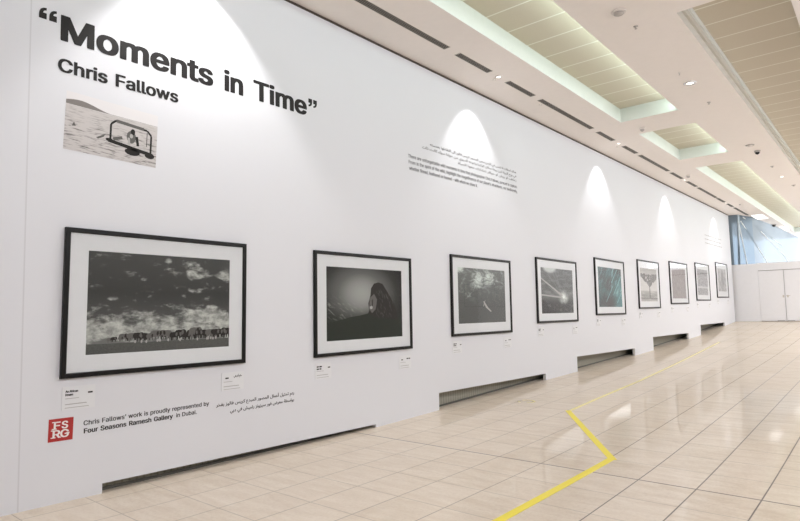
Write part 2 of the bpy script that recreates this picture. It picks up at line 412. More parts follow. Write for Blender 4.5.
# ------------------------------------------------------------------ blue glazed facade beyond the hoarding
FP = [(-.4, 30.62), (.30, 30.75), (.67, 32.2), (.95, 37.3), (1.18, 46.0)]
k = NT('blue_glazing'); p = k.obj(); x, y, z = k.xyz(p)
tr = k.n('ShaderNodeBsdfTransparent'); df = k.n('ShaderNodeBsdfTranslucent'); gl_ = k.n('ShaderNodeBsdfDiffuse')
tr.inputs[0].default_value = (.19, .245, .30, 1); gl_.inputs[0].default_value = (.58, .69, .80, 1); df.inputs[0].default_value = (.29, .36, .43, 1)
m1 = k.n('ShaderNodeMixShader'); m1.inputs[0].default_value = .5
m2 = k.n('ShaderNodeMixShader'); m2.inputs[0].default_value = .5
k.t.links.new(gl_.outputs[0], m1.inputs[1]); k.t.links.new(df.outputs[0], m1.inputs[2])
k.t.links.new(tr.outputs[0], m2.inputs[1]); k.t.links.new(m1.outputs[0], m2.inputs[2]); k.t.links.new(m2.outputs[0], k.out.inputs[0])
M['blue_glass'] = k.m
M['daylit_glass'] = k.m.copy()  # same glass tinted paler, painting in stronger daylight on the far panes
for n_ in M['daylit_glass'].node_tree.nodes:
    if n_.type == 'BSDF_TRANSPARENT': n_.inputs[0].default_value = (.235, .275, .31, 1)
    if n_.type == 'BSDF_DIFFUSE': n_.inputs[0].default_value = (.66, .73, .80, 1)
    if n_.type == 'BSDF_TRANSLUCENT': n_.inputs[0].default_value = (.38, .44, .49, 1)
bm = bmesh.new()
for (ax, ay), (bx, by) in zip(FP, FP[1:]):
    bm.faces.new([bm.verts.new(c) for c in ((ax, ay, .3), (bx, by, .3), (bx, by, CEIL), (ax, ay, CEIL))])
bmesh.ops.remove_doubles(bm, verts=bm.verts, dist=.0005)
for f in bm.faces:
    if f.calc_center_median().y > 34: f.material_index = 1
w = struct(obj('window_1', bm, ['blue_glass', 'daylit_glass']))
def bar(bm, a, b, r, seg=8):
    a, b = Vector(a), Vector(b); d = b - a
    q = d.to_track_quat('Z', 'Y').to_matrix().to_4x4()
    bmesh.ops.create_cone(bm, cap_ends=True, segments=seg, radius1=r, radius2=r, depth=d.length, matrix=Matrix.Translation((a + b) / 2) @ q)
bm = bmesh.new(); bar(bm, (.12, 30.9, .6), (.34, 30.78, CEIL), .045)
obj('window_post', bm, 'post', w)
for a, b in (((.40, 30.95, 5.2), (.99, 35.0, 3.0)), ((.34, 30.80, 5.1), (.50, 31.4, 2.9)), ((.46, 31.2, 5.40), (1.05, 38.5, 4.5)), ((.80, 33.6, 4.9), (1.18, 44.0, 3.2))):
    bm = bmesh.new(); bar(bm, a, b, .022); obj('brace', bm, 'white_steel', w)

# ------------------------------------------------------------------ lettering
FONTS = {}
def font(fn):
    if fn not in FONTS:
        f = None
        try:
            import os
            base = bpy.utils.system_resource('DATAFILES', path='fonts')
            q = os.path.join(base, fn)
            if os.path.exists(q): f = bpy.data.fonts.load(q)
        except Exception: f = None
        FONTS[fn] = f
    return FONTS[fn]
LATIN, ARAB = 'Inter.woff2', 'NotoSansArabic-VariableFont_wdth,wght.woff2'
FORMS = {}
for cp in range(0xFE70, 0xFEFD):
    d = unicodedata.decomposition(chr(cp)).split()
    if len(d) == 2: FORMS.setdefault(chr(int(d[1], 16)), {})[d[0].strip('<>')] = chr(cp)
    elif len(d) == 3: FORMS.setdefault(''.join(chr(int(q, 16)) for q in d[1:]), {})[d[0].strip('<>')] = chr(cp)
def shape_arabic(s):
    s2 = []; i = 0
    while i < len(s):
        if s[i] == '\u0644' and i + 1 < len(s) and s[i:i+2] in FORMS: s2.append(s[i:i+2]); i += 2
        else: s2.append(s[i]); i += 1
    out = []
    for i, c in enumerate(s2):
        f = FORMS.get(c)
        if not f: out.append(c); continue
        prev = i > 0 and 'initial' in FORMS.get(s2[i-1], {})
        nxt = i + 1 < len(s2) and 'final' in FORMS.get(s2[i+1], {}) and 'initial' in f
        key = 'medial' if prev and nxt else 'initial' if nxt else 'final' if prev else 'isolated'
        out.append(f.get(key, f.get('isolated', c)))
    return ''.join(reversed(out))
def text_mesh(body, fn, bold=0.0, ext=.0, res=3):
    """flat mesh of a line of type; outlines are triangulated with the non-zero winding rule so overlapping strokes stay solid"""
    cu = bpy.data.curves.new('txt', 'FONT'); f = font(fn)
    if f: cu.font = f
    cu.size = 10; cu.body = body; cu.resolution_u = res; cu.fill_mode = 'NONE'
    o = bpy.data.objects.new('txt', cu); COL.objects.link(o)
    bpy.context.view_layer.update()
    me = bpy.data.meshes.new_from_object(o.evaluated_get(bpy.context.evaluated_depsgraph_get()))
    bpy.data.objects.remove(o); bpy.data.curves.remove(cu)
    P = [Vector((v.co.x, v.co.y)) for v in me.vertices]; E_ = [tuple(e.vertices) for e in me.edges]
    if not P: return me
    vs, _, fs, *_r = delaunay_2d_cdt(P, E_, [], 0, 1e-5)
    V = np.array([[v.x, v.y] for v in vs]); F = np.array([list(f) for f in fs]); PA = np.array([[q.x, q.y] for q in P]); EA = np.array(E_)
    C = V[F].mean(axis=1); A, B = PA[EA[:, 0]], PA[EA[:, 1]]
    keep = np.zeros(len(F), bool)
    for i in range(0, len(F), 500):
        c = C[i:i+500]; cx, cy = c[:, :1], c[:, 1:]
        up = (A[:, 1] <= cy) & (B[:, 1] > cy); dn = (A[:, 1] > cy) & (B[:, 1] <= cy)
        left = (B[:, 0] - A[:, 0]) * (cy - A[:, 1]) - (cx - A[:, 0]) * (B[:, 1] - A[:, 1])
        keep[i:i+500] = ((up & (left > 0)).sum(1) - (dn & (left < 0)).sum(1)) != 0
    m = bpy.data.meshes.new('txt'); m.from_pydata([(x, y, 0) for x, y in V], [], [tuple(int(q) for q in f) for f in F[keep]])
    bpy.data.meshes.remove(me)
    t = bmesh.new(); t.from_mesh(m); bmesh.ops.delete(t, geom=[v for v in t.verts if not v.link_faces], context='VERTS'); t.to_mesh(m); t.free()
    return m
def place_text(bm, body, y0, y1, zb, cap, fn=LATIN, bold=0.0, ref='H', x=.0012, thick=.0012, mat=0, res=3):
    """set a line of type on the wall: from y0 to y1, baseline zb, capital height cap; bold = extra stroke width as a share of cap"""
    me = text_mesh(body, fn, 0.0, 0.0, res)
    if not me.vertices: return
    e = bold * cap / 2; ev = e * .4
    xs_ = [v.co.x for v in me.vertices]; w0, w1 = min(xs_), max(xs_)
    rm = text_mesh(ref, fn, 0.0, 0.0, res); hh = max(v.co.y for v in rm.vertices)
    sy, sz = (y1 - y0 - 2 * e) / (w1 - w0), (cap - 2 * ev) / hh
    offs = [(0, 0)] if not bold else [(math.cos(t * math.pi / 4) * (1 if t % 2 == 0 else 1.25), math.sin(t * math.pi / 4) * (1 if t % 2 == 0 else 1.25)) for t in range(8)]
    for i_, (oy, oz) in enumerate(offs):
        t = bmesh.new(); t.from_mesh(me)
        for v in t.verts: v.co = Vector((x + i_ * 2e-5, y0 + e + (v.co.x - w0) * sy + oy * e, zb + ev + v.co.y * sz + oz * ev))
        r = bmesh.ops.extrude_face_region(t, geom=list(t.faces))
        for v in [g for g in r['geom'] if isinstance(g, bmesh.types.BMVert)]: v.co.x -= thick
        for f in t.faces: f.material_index = mat
        m2_ = bpy.data.meshes.new('tmp'); t.to_mesh(m2_); t.free(); bm.from_mesh(m2_)
        bpy.data.meshes.remove(m2_)
    bpy.data.meshes.remove(me); bpy.data.meshes.remove(rm)
def text_obj(name, bm, mats, parent=None):
    me = bpy.data.meshes.new(name); bm.to_mesh(me); bm.free(); return link(name, me, mats, parent)

def advance(body, fn=LATIN):
    cu = bpy.data.curves.new('txt', 'FONT'); f = font(fn)
    if f: cu.font = f
    cu.size = 10; cu.body = body; cu.resolution_u = 2; cu.fill_mode = 'NONE'
    o = bpy.data.objects.new('txt', cu); COL.objects.link(o); bpy.context.view_layer.update()
    me = bpy.data.meshes.new_from_object(o.evaluated_get(bpy.context.evaluated_depsgraph_get()))
    xs_ = [v.co.x for v in me.vertices]; bpy.data.objects.remove(o); bpy.data.curves.remove(cu); bpy.data.meshes.remove(me)
    return min(xs_), max(xs_)
def words(root, body, y0, y1, zb, cap, bold, mat, x=.003, res=4, fn=LATIN, ref='H', line=False):
    """one child per word, spaced as in the whole line"""
    if line:
        ln = empty('text_line', (0, 0, 0)); ln.parent = root; root = ln
    tot = advance(body, fn); k_ = (y1 - y0) / (tot[1] - tot[0]); pos = 0
    for w_ in body.split(' '):
        end = advance(body[:pos] + w_, fn)[1]; sb = advance(w_, fn)
        start = end - (sb[1] - sb[0])
        bm = bmesh.new(); place_text(bm, w_, y0 + (start - tot[0]) * k_, y0 + (end - tot[0]) * k_, zb, cap, fn, bold, ref, x=x, thick=x - .0004, res=res)
        text_obj('word', bm, mat, root); pos += len(w_) + 1
    return root
def quote_mark(root, yc, zc, s_, flip):
    """pair of curly quotation marks: square heads with a curved tail"""
    bm = bmesh.new(); sg = -1 if flip else 1
    for o_ in (-.62, .62):
        out = [(-.46, -.66), (.46, -.66), (.46, .16), (.02, .16), (.07, .36), (.20, .50), (.44, .58), (.44, .92), (.05, .84), (-.27, .60), (-.42, .25), (-.46, -.10)]
        slab(bm, [(yc + sg * (a + (o_ * sg)) * s_, zc + sg * b * s_) for a, b in out], .0002, .003)
    obj('quotation_mark', bm, 'ink', root)
t = empty('wall_title', (0, 0, 0)); tag(t, 'large bold black headline lettering in quotation marks high on the white wall', 'wall lettering')
words(t, 'Moments in Time', 1.957, 4.845, 4.055, .238, .135, 'ink', res=5)
quote_mark(t, 1.852, 4.246, .066, False); quote_mark(t, 4.945, 4.246, .066, True)
t = empty('wall_subtitle', (0, 0, 0)); tag(t, 'smaller two-word dark lettering directly under the large headline', 'wall lettering')
words(t, 'Chris Fallows', 1.941, 3.09, 3.768, .123, .115, 'ink')
t = empty('credit_text', (0, 0, 0)); tag(t, 'two-line English credit lettering right of the red square logo', 'wall lettering')
words(t, 'Chris Fallows\u2019 work is proudly represented by', 2.214, 3.457, .620, .041, .07, 'ink', x=.0014, res=3, line=True)
ln = words(t, 'Four Seasons Ramesh Gallery', 2.217, 3.055, .550, .043, .12, 'ink', x=.0014, res=3, line=True); words(ln, 'in Dubai.', 3.09, 3.315, .553, .041, .07, 'ink', x=.0014, res=3)
t = empty('credit_text', (0, 0, 0)); tag(t, 'two-line Arabic credit lettering low on the wall above the first floor slot', 'wall lettering')
for s_, a, b, z_ in (('يتم تمثيل أعمال المصور المبدع كريس فالوز بفخر', 3.54, 4.594, .590), ('بواسطة معرض فور سيزونز راميش في دبي', 3.711, 4.593, .510)):
    words(t, shape_arabic(s_), a, b, z_, .046, .05, 'ink', x=.0014, res=3, fn=ARAB, ref=shape_arabic('أ'), line=True)
t = empty('intro_text', (0, 0, 0)); tag(t, 'three-line English paragraph of small dark lettering on the wall above the third picture', 'wall lettering')
for s_, a, b, z_ in (('There are unforgettable wild moments in time that photographer Chris Fallows, pursued to capture.', 6.88, 10.30, 3.905),
                     ('From in the spirit of the wild, highlight the magnificence of our planet\u2019s inhabitants, our biodiversity,', 6.89, 10.30, 3.812),
                     ('whether finned, feathered or hooved - with whom we share it.', 6.90, 8.83, 3.715)):
    words(t, s_, a, b, z_ - .016, .055, .07, 'ink_soft', x=.0014, res=2, line=True)
t = empty('intro_text', (0, 0, 0)); tag(t, 'three-line Arabic paragraph of faint lettering above the English paragraph', 'wall lettering')
for s_, a, b, z_ in (('هناك لحظات لا تنسى في الزمن سعى المصور كريس فالوز الى التقاطها بعدسته', 7.45, 10.28, 4.185),
                     ('في روح البرية تبرز روعة سكان كوكبنا وتنوعه الحيوي من حولنا سواء كانت ذات', 7.238, 10.28, 4.105),
                     ('زعانف او ريش او حوافر نتشارك معها الحياة', 8.24, 10.28, 4.02)):
    words(t, shape_arabic(s_), a, b, z_, .058, .05, 'ink_soft', x=.0014, res=2, fn=ARAB, ref=shape_arabic('أ'), line=True)
# faint illegible text beside the last picture light: thin broken strokes
t = empty('intro_text', (0, 0, 0)); tag(t, 'faint grey lines of wall lettering above the two farthest pictures', 'wall lettering')
for r_ in range(3):
    yq = 25.6; ln = empty('text_line', (0, 0, 0)); ln.parent = t
    while yq < 28.4:
        wq = random.uniform(.12, .34); bm = bmesh.new(); box(bm, .0004, .0014, yq, yq + wq, 4.16 - r_ * .16, 4.19 - r_ * .16); yq += wq + .07; text_obj('word', bm, 'grey_ink', ln)

# ------------------------------------------------------------------ red square logo
t = empty('gallery_logo', (0, 2.030, .6165), -.03)
tag(t, 'red square logo with four white serif letters low on the wall', 'logo')
bm = bmesh.new(); box(bm, 0, .002, -.098, .098, -.0955, .0955); obj('red_square', bm, 'red', t)
bm = bmesh.new()
def glyph(ch, y0, y1, zb, cap):
    place_text(bm, ch, y0, y1, zb, cap, bold=.10, ref='H', x=.0035, thick=.0015)
glyph('F', -.058, -.006, .006, .064); glyph('S', .004, .056, .008, .062)
glyph('R', -.064, -.002, -.066, .066); glyph('G', -.004, .066, -.066, .066)
for a, b, z_ in ((-.072, -.034, .006), (-.078, -.040, -.066), (-.020, .004, -.066), (-.072, -.05, .063), (-.078, -.056, -.006), (.044, .070, -.036)):
    box(bm, .0022, .0036, a, b, z_, z_ + .008)
obj('logo_letters', bm, 'white_vinyl', t)

# ------------------------------------------------------------------ unframed photograph printed on the wall: a person on a raft
t = empty('wall_photo', (0, 2.435, 3.325), -.04); HW, HH = .428, .268
tag(t, 'small unframed grey print of a person on a floating platform under the headline', 'photo print')
k = NT('sea_print'); uv = k.uv(); u, v, _ = k.xyz(uv)
wv = k.noise(k.comb(k.mul(u, 5), k.mul(v, 22)), 1.4, 6, .6, .4)
amp = k.ramp(v, [(0, 1), (.35, .9), (.8, .3)])
sea = k.mix(k.mul(k.step(wv, .48, .68), amp), (.56, .53, .52), (.12, .11, .105))
hill = k.math('MULTIPLY', k.math('LESS_THAN', v, k.add(.79, k.mul(k.blob(u, v, .14, .78, .34, 9.0, 1.0), .10))), k.math('GREATER_THAN', v, .785))
c = k.mix(k.step(k.sub(v, .775), .0, .012), sea, (.75, .73, .74))
c = k.mix(hill, c, (.22, .20, .19))
M['sea'] = k.bsdf(c, .6, 0, .2)
def uv_quad(bm, x, y0, y1, z0, z1, mat=0):
    uvl = bm.loops.layers.uv.verify()
    f = bm.faces.new([bm.verts.new(c) for c in ((x, y0, z0), (x, y1, z0), (x, y1, z1), (x, y0, z1))])
    for l, q in zip(f.loops, ((0, 0), (1, 0), (1, 1), (0, 1))): l[uvl].uv = q
    f.material_index = mat
M['print_dark'] = plain('print_dark_tone', (.024, .022, .021), .7, 0, .2)
M['print_mid'] = plain('print_mid_tone', (.13, .125, .12), .7, 0, .2)
M['print_pale'] = plain('print_pale_tone', (.42, .41, .40), .7, 0, .2)
def flat(bm, pts, x, mat=1):
    f = bm.faces.new([bm.verts.new((x, a, b)) for a, b in pts]); f.material_index = mat
def flat_line(bm, a, b, w, x, mat=1):
    a, b = Vector(a), Vector(b); d = (b - a).normalized(); n_ = Vector((-d.y, d.x)) * w / 2
    flat(bm, [(a + n_)[:], (a - n_)[:], (b - n_)[:], (b + n_)[:]], x, mat)
def flat_disc(bm, c, ry, rz, x, mat=1, n=14):
    flat(bm, [(c[0] + ry * math.cos(2*math.pi*i/n), c[1] + rz * math.sin(2*math.pi*i/n)) for i in range(n)], x, mat)
bm = bmesh.new(); uv_quad(bm, .0012, -HW, HW, -HH, HH)
def q(u, v): return (-HW + 2*HW*u, -HH + 2*HH*v)
x1_ = .0017
for a, b in (((.47, .33), (.47, .62)), ((.47, .62), (.52, .70)), ((.52, .70), (.88, .66)), ((.88, .66), (.93, .58)), ((.93, .58), (.93, .24))): flat_line(bm, q(*a), q(*b), .019, x1_)
flat_line(bm, q(.53, .70), q(.84, .67), .030, x1_ + .0001, 2)
flat_line(bm, q(.88, .62), q(.88, .36), .007, x1_)
flat_line(bm, q(.45, .32), q(.95, .22), .034, x1_ + .0002); flat_disc(bm, q(.46, .33), .035, .016, x1_ + .0003); flat_disc(bm, q(.92, .20), .05, .030, x1_ + .0003)
flat_disc(bm, q(.72, .20), .075, .035, x1_ + .0002)
flat_disc(bm, q(.70, .47), .046, .062, x1_ + .0004, 2); flat_disc(bm, q(.715, .57), .022, .030, x1_ + .0005, 1); flat_disc(bm, q(.70, .49), .016, .022, x1_ + .0006, 3)
flat_line(bm, q(.76, .50), q(.78, .33), .026, x1_ + .0005); flat_line(bm, q(.67, .45), q(.68, .32), .022, x1_ + .0005, 3)
flat(bm, [q(.32, .32), q(.42, .42), q(.40, .36), q(.34, .30)], x1_, 2); flat(bm, [q(.07, .42), q(.09, .50), q(.11, .43)], x1_, 2)
flat_line(bm, q(.50, .36), q(.60, .42), .03, x1_, 2)
obj('photo_sheet', bm, ['sea', 'print_dark', 'print_mid', 'print_pale'], t)

# ------------------------------------------------------------------ framed photographs
#        y0     y1      ztop_l ztop_r zbot_l zbot_r    print y0   y1     ztop   ztop_r zbot  zbot_r
FR = [(2.017, 3.897, 2.370, 2.346, 1.050, 1.021, 2.220, 3.691, 2.171, 2.155, 1.240, 1.214),
      (4.914, 6.841, 2.333, 2.324, .998, .971, 5.124, 6.624, 2.139, 2.128, 1.187, 1.164),
      (7.890, 9.851, 2.448, 2.420, 1.092, 1.070, 8.095, 9.640, 2.240, 2.220, 1.294, 1.274),
      (10.915, 12.905, 2.551, 2.528, 1.198, 1.169, 11.125, 12.690, 2.347, 2.332, 1.389, 1.370),
      (14.009, 16.056, 2.690, 2.673, 1.286, 1.240, 14.217, 15.830, 2.475, 2.461, 1.477, 1.455),
      (17.185, 19.179, 2.802, 2.783, 1.379, 1.361, 17.400, 18.940, 2.569, 2.545, 1.585, 1.570),
      (20.355, 22.518, 2.888, 2.876, 1.472, 1.460, 20.600, 22.260, 2.680, 2.665, 1.660, 1.650),
      (23.672, 25.80, 2.992, 2.961, 1.561, 1.550, 23.930, 25.510, 2.760, 2.740, 1.775, 1.765),
      (27.040, 29.23, 3.145, 3.127, 1.660, 1.655, 27.380, 28.860, 2.900, 2.885, 1.930, 1.925)]
DESC = ['wide black-framed photograph of an elephant herd under a cloudy sky, nearest on the wall',
        'black-framed photograph of a dark maned animal sitting against a glowing sky',
        'black-framed grey photograph of a pale swirling splash above a bright diagonal streak',
        'black-framed photograph of a sunburst with slanting rays over dark ground',
        'black-framed teal-green photograph with diagonal streaks, the only coloured picture on the wall',
        'black-framed pale photograph of a single spreading tree',
        'black-framed plain grey photograph with a pale top edge, just beyond the tree picture',
        'black-framed grey mottled photograph with a white band across it, second from the far end',
        'black-framed pale grey photograph at the far end of the row, beside the hoarding']
SHORT = ['elephant herd picture', 'seated maned animal picture', 'pale splash picture', 'sunburst picture', 'teal-green picture',
         'single tree picture', 'plain grey picture beyond the tree', 'white-banded grey picture', 'last picture at the far end']
DEP, FW = .038, .043
def elephant(bm, cx, base, h, x, flip, mat):
    s = -1 if flip else 1
    P = lambda a, b: (cx + s * a * h, base + b * h)
    out = [(-.62, .45), (-.60, .75), (-.45, .92), (-.15, .97), (.15, .95), (.30, 1.0), (.50, .98), (.64, .82), (.68, .55), (.70, .25), (.66, .02), (.60, .02), (.60, .28), (.54, .48),
           (.44, .42), (.40, .20), (.40, 0), (.24, 0), (.22, .32), (-.22, .32), (-.24, 0), (-.42, 0), (-.44, .30), (-.50, .40)]
    pts = [P(*a) for a in out]
    if flip: pts = pts[::-1]
    flat(bm, pts, x, mat)
    e = [P(.18, .90), P(.10, .62), P(.22, .42), P(.36, .58), P(.38, .88)]
    flat(bm, e[::-1] if flip else e, x + .0002, 2 if mat == 1 else 1)
for i, (y0, y1, ztl, ztr, zbl, zbr, py0, py1, ptl, ptr, pbl, pbr) in enumerate(FR):
    ang = math.atan2(((ztr - ztl) + (zbr - zbl)) / 2, y1 - y0)
    cy, cz = (y0 + y1) / 2, (ztl + ztr + zbl + zbr) / 4
    hw, hh = (y1 - y0) / 2 / math.cos(ang), ((ztl - zbl) + (ztr - zbr)) / 4
    t = empty('framed_photograph', (0, cy, cz), ang)
    tag(t, DESC[i], 'picture', 'framed photographs along the wall')
    # moulding: mitred, with a small inner rebate lip
    bm = bmesh.new()
    loops = []
    for d, x in ((0, 0.0005), (0, DEP - .003), (.003, DEP), (FW - .006, DEP), (FW, DEP - .006), (FW, .012)):
        a, b = hw - d, hh - d
        loops.append([bm.verts.new((x, sy * a, sz * b)) for sy, sz in ((-1, -1), (1, -1), (1, 1), (-1, 1))])
    loops.append(loops[0])
    for A, B in zip(loops, loops[1:]):
        for j in range(4):
            bm.faces.new((A[j], A[(j+1) % 4], B[(j+1) % 4], B[j]))
    obj('frame', bm, 'black_wood', t)
    # print window inside the mat
    pcy, pcz = (py0 + py1) / 2 - cy, (ptl + ptr + pbl + pbr) / 4 - cz
    pw, ph = (py1 - py0) / 2, ((ptl - pbl) + (ptr - pbr)) / 4
    bm = bmesh.new(); iw, ih = hw - FW + .004, hh - FW + .004
    o_ = [bm.verts.new((.020, a * iw, b * ih)) for a, b in ((-1, -1), (1, -1), (1, 1), (-1, 1))]
    n_ = [bm.verts.new((.020, pcy + a * (pw + .004), pcz + b * (ph + .004))) for a, b in ((-1, -1), (1, -1), (1, 1), (-1, 1))]
    r_ = [bm.verts.new((.0165, pcy + a * pw, pcz + b * ph)) for a, b in ((-1, -1), (1, -1), (1, 1), (-1, 1))]
    for A, B in ((o_, n_), (n_, r_)):
        for j in range(4): bm.faces.new((A[j], A[(j+1) % 4], B[(j+1) % 4], B[j]))
    obj('mat_board', bm, 'mat', t)
    bm = bmesh.new(); X = .016
    uv_quad(bm, X, pcy - pw - .002, pcy + pw + .002, pcz - ph - .002, pcz + ph + .002)
    Q = lambda u, v: (pcy - pw + 2 * pw * u, pcz - ph + 2 * ph * v)
    X += .0006
    if i == 0:
        rr = random.Random(3)
        for j in range(30):
            u = .145 + .84 * j / 29 + rr.uniform(-.008, .008)
            h_ = .064 + .034 * j / 29 + rr.uniform(-.018, .018)
            if j < 3: h_ = .045
            if j == 20: h_ = .118
            bx_, bz_ = Q(u, .105 + rr.uniform(-.006, .012))
            elephant(bm, bx_, bz_, h_, X + j * 4e-5, rr.random() < .25, 1 if rr.random() < .55 else 2)
        for j in range(16):
            u = .2 + .78 * rr.random(); b_ = Q(u, .10 + .02 * rr.random()); flat_disc(bm, b_, .010, .016, X + .0016, 3, 8)
    elif i == 1:
        lion = [(.50, 0), (.48, .18), (.50, .30), (.53, .40), (.52, .50), (.55, .62), (.56, .72), (.60, .79), (.66, .81), (.72, .79), (.76, .72), (.82, .62), (.88, .50), (.91, .40), (.93, .28), (.98, .16), (1.0, .08), (1.0, 0)]
        flat(bm, [Q(*a) for a in lion], X, 1)
        flat(bm, [Q(*a) for a in ((0, 0), (0, .24), (.15, .27), (.28, .31), (.40, .33), (.52, .36), (.60, .3), (1.0, .25), (1, 0))][::-1], X + .0001, 4)
        flat(bm, [Q(*a) for a in ((.53, .42), (.54, .58), (.60, .64), (.64, .56), (.62, .42), (.57, .36))][::-1], X + .0003, 2)
        flat_disc(bm, Q(.558, .445), .030, .026, X + .0005, 3, 10); flat(bm, [Q(.565, .46), Q(.575, .56), Q(.585, .56), Q(.578, .46)][::-1], X + .0005, 1); flat_disc(bm, Q(.562, .535), .008, .005, X + .0006, 1, 8); flat_disc(bm, Q(.553, .465), .010, .008, X + .0006, 1, 8)
        rr = random.Random(5)
        for j in range(60):
            a = Q(.62 + .24 * rr.random(), .30 + .42 * rr.random()); flat_line(bm, a, (a[0] + .012 + .02 * rr.random(), a[1] - .03 - .02 * rr.random()), .003, X + .0004, 2)
    elif i == 2:
        flat(bm, [Q(.50, .40), Q(.53, .39), Q(.60, .29), Q(.68, .21), Q(.66, .20), Q(.56, .28)], X, 3)
        flat(bm, [Q(.50, .30), Q(.515, .31), Q(.55, .43), Q(.53, .40)], X + .0001, 3)
    elif i == 3:
        flat(bm, [Q(0, .78), Q(.0, .75), Q(.62, .38), Q(.66, .41)], X, 3)
        flat(bm, [Q(0, .42), Q(0, .39), Q(.62, .34), Q(.62, .37)], X, 3)
        flat(bm, [Q(0, 0), Q(0, .30), Q(.12, .27), Q(.2, .10), Q(.42, .05), Q(.42, 0)], X + .0001, 1)
    elif i == 4:
        for a, b, w_ in (((.55, .62), (.82, .98), .02), ((.30, .12), (.62, .55), .015), ((.62, .30), (.98, .80), .02), ((.78, .10), (.98, .38), .02)):
            flat_line(bm, Q(*a), Q(*b), w_, X, 5)
    elif i == 5:
        flat(bm, [Q(.50, .10), Q(.57, .10), Q(.555, .45), Q(.52, .45)], X, 2)
        for a, b, w_ in (((.54, .43), (.25, .68), .022), ((.54, .43), (.82, .72), .022), ((.54, .43), (.42, .74), .018), ((.54, .43), (.64, .76), .018)): flat_line(bm, Q(*a), Q(*b), w_, X + .0001, 2)
        rr = random.Random(9)
        for j in range(110):
            a_ = rr.uniform(.06, .97); lo = .46 + abs(a_ - .54) * .62
            flat_disc(bm, Q(a_, rr.uniform(lo, .82)), .075, .034, X + .0002 + j * 1e-6, 6 if rr.random() < .6 else 2, 8)
        flat(bm, [Q(0, .08), Q(1, .08), Q(1, .12), Q(0, .12)], X + .0001, 6)
    mats = [print_mat(i + 1), 'print_dark', 'print_mid', 'print_pale', 'print_ground', 'print_teal', 'print_leaf']
    M.setdefault('print_ground', plain('print_ground_tone', (.020, .026, .020), .7, 0, .2))
    M.setdefault('print_teal', plain('print_teal_tone', (.22, .50, .50), .7, 0, .2))
    M.setdefault('print_leaf', plain('print_leaf_tone', (.20, .195, .19), .7, 0, .2))
    me = bpy.data.meshes.new('print'); bm.to_mesh(me); bm.free(); link('print', me, mats, t)
    me = bpy.data.meshes.new('glass_pane'); me.from_pydata([(.027, a * iw, b * ih) for a, b in ((-1, -1), (1, -1), (1, 1), (-1, 1))], [], [(0, 1, 2, 3)])
    link('glass_pane', me, 'glass', t)
    # ---- two caption cards under each picture
    for side in (0, 1):
        cw, chh = (.275, .20) if side == 0 else (.28, .19)
        yc = y0 + .015 + cw / 2 if side == 0 else y1 - .015 - cw / 2
        zc = (zbl - .078 if side == 0 else zbr - .088) - chh / 2
        c_ = empty('caption_card', (0, yc, zc), ang)
        tag(c_, ('English' if side == 0 else 'Arabic') + ' caption card below the ' + ('left' if side == 0 else 'right') + ' corner of the ' + SHORT[i], 'caption card', 'caption cards under the pictures')
        bm = bmesh.new(); box(bm, 0.0003, .005, -cw / 2, cw / 2, -chh / 2, chh / 2, 0, .0012); obj('card_plate', bm, 'card', c_)
        bm = bmesh.new(); xx = .0062
        if side == 0:
            if i == 0:
                place_text(bm, 'An African', -.112, -.008, .050, .020, bold=.14, x=xx, res=2); place_text(bm, 'Dream', -.112, -.048, .022, .020, bold=.14, x=xx, res=2)
            else:
                for r_, (a, b) in enumerate(((-.112, -.02), (-.112, -.035))):
                    yq = a
                    while yq < b: wq = random.uniform(.03, .05); box(bm, .005, xx, yq, min(yq + wq, b), .046 - r_ * .028, .062 - r_ * .028); yq += wq + .008
        elif i == 0:
            place_text(bm, shape_arabic('حلم أفريقي'), .012, .115, .044, .028, ARAB, .05, ref=shape_arabic('أ'), x=xx, res=2)
        else:
            yq = .03
            while yq < .115: wq = random.uniform(.03, .045); box(bm, .005, xx, yq, min(yq + wq, .117), .040, .056); yq += wq + .008
        obj('card_title', bm, 'ink', c_)
        bm = bmesh.new(); s_ = .075 if side == 0 else -.092
        box(bm, .005, xx, s_, s_ + .040, .030, .044); obj('card_bar', bm, 'ink', c_)
        for a, b, z_, h_ in ((-.112, .01, -.004, .005), (-.112, .085, -.054, .007), (-.112, .105, -.083, .005)):
            bm = bmesh.new(); box(bm, .005, xx, a, b + random.uniform(-.02, 0), z_, z_ + h_); obj('small_print', bm, 'grey_ink', c_)

# ------------------------------------------------------------------ yellow tape on the floor
def on_floor(bm, pts, h=.0025):
    vs = [bm.verts.new((x, y, floor_z(y) + h)) for x, y in pts]; lo = [bm.verts.new((x, y, floor_z(y) - .001)) for x, y in pts]
    bm.faces.new(vs); n = len(vs)
    for i in range(n): bm.faces.new((vs[i], lo[i], lo[(i+1) % n], vs[(i+1) % n]))
def tape_strip(pts, w, mat, parent, h=.0025):
    bm = bmesh.new(); pts = [Vector(q) for q in pts]
    dense = [a + (b - a) * i / 8 for a, b in zip(pts, pts[1:]) for i in range(8)] + [pts[-1]]
    top = [[], []]
    for i, c in enumerate(dense):
        d = (dense[min(i + 1, len(dense) - 1)] - dense[max(i - 1, 0)]).normalized(); nn = Vector((-d.y, d.x)) * w / 2
        for s, sg in enumerate((1, -1)):
            q_ = c + nn * sg; top[s].append(bm.verts.new((q_.x, q_.y, floor_z(q_.y) + h)))
    for i in range(len(dense) - 1): bm.faces.new((top[0][i], top[1][i], top[1][i+1], top[0][i+1]))
    r = bmesh.ops.extrude_face_region(bm, geom=list(bm.faces))
    for g in r['geom']:
        if isinstance(g, bmesh.types.BMVert): g.co.z -= h + .0005
    return obj('tape_strip', bm, mat, parent)
t = empty('floor_tape', (0, 0, 0)); tag(t, 'bent line of yellow tape running across the polished stone floor', 'floor tape')
tape_strip([(3.15, 2.6), (3.16, 4.4), (3.175, 6.21)], .078, 'tape', t)
tape_strip([(3.205, 6.18), (1.70, 8.44)], .078, 'tape', t, .0032)
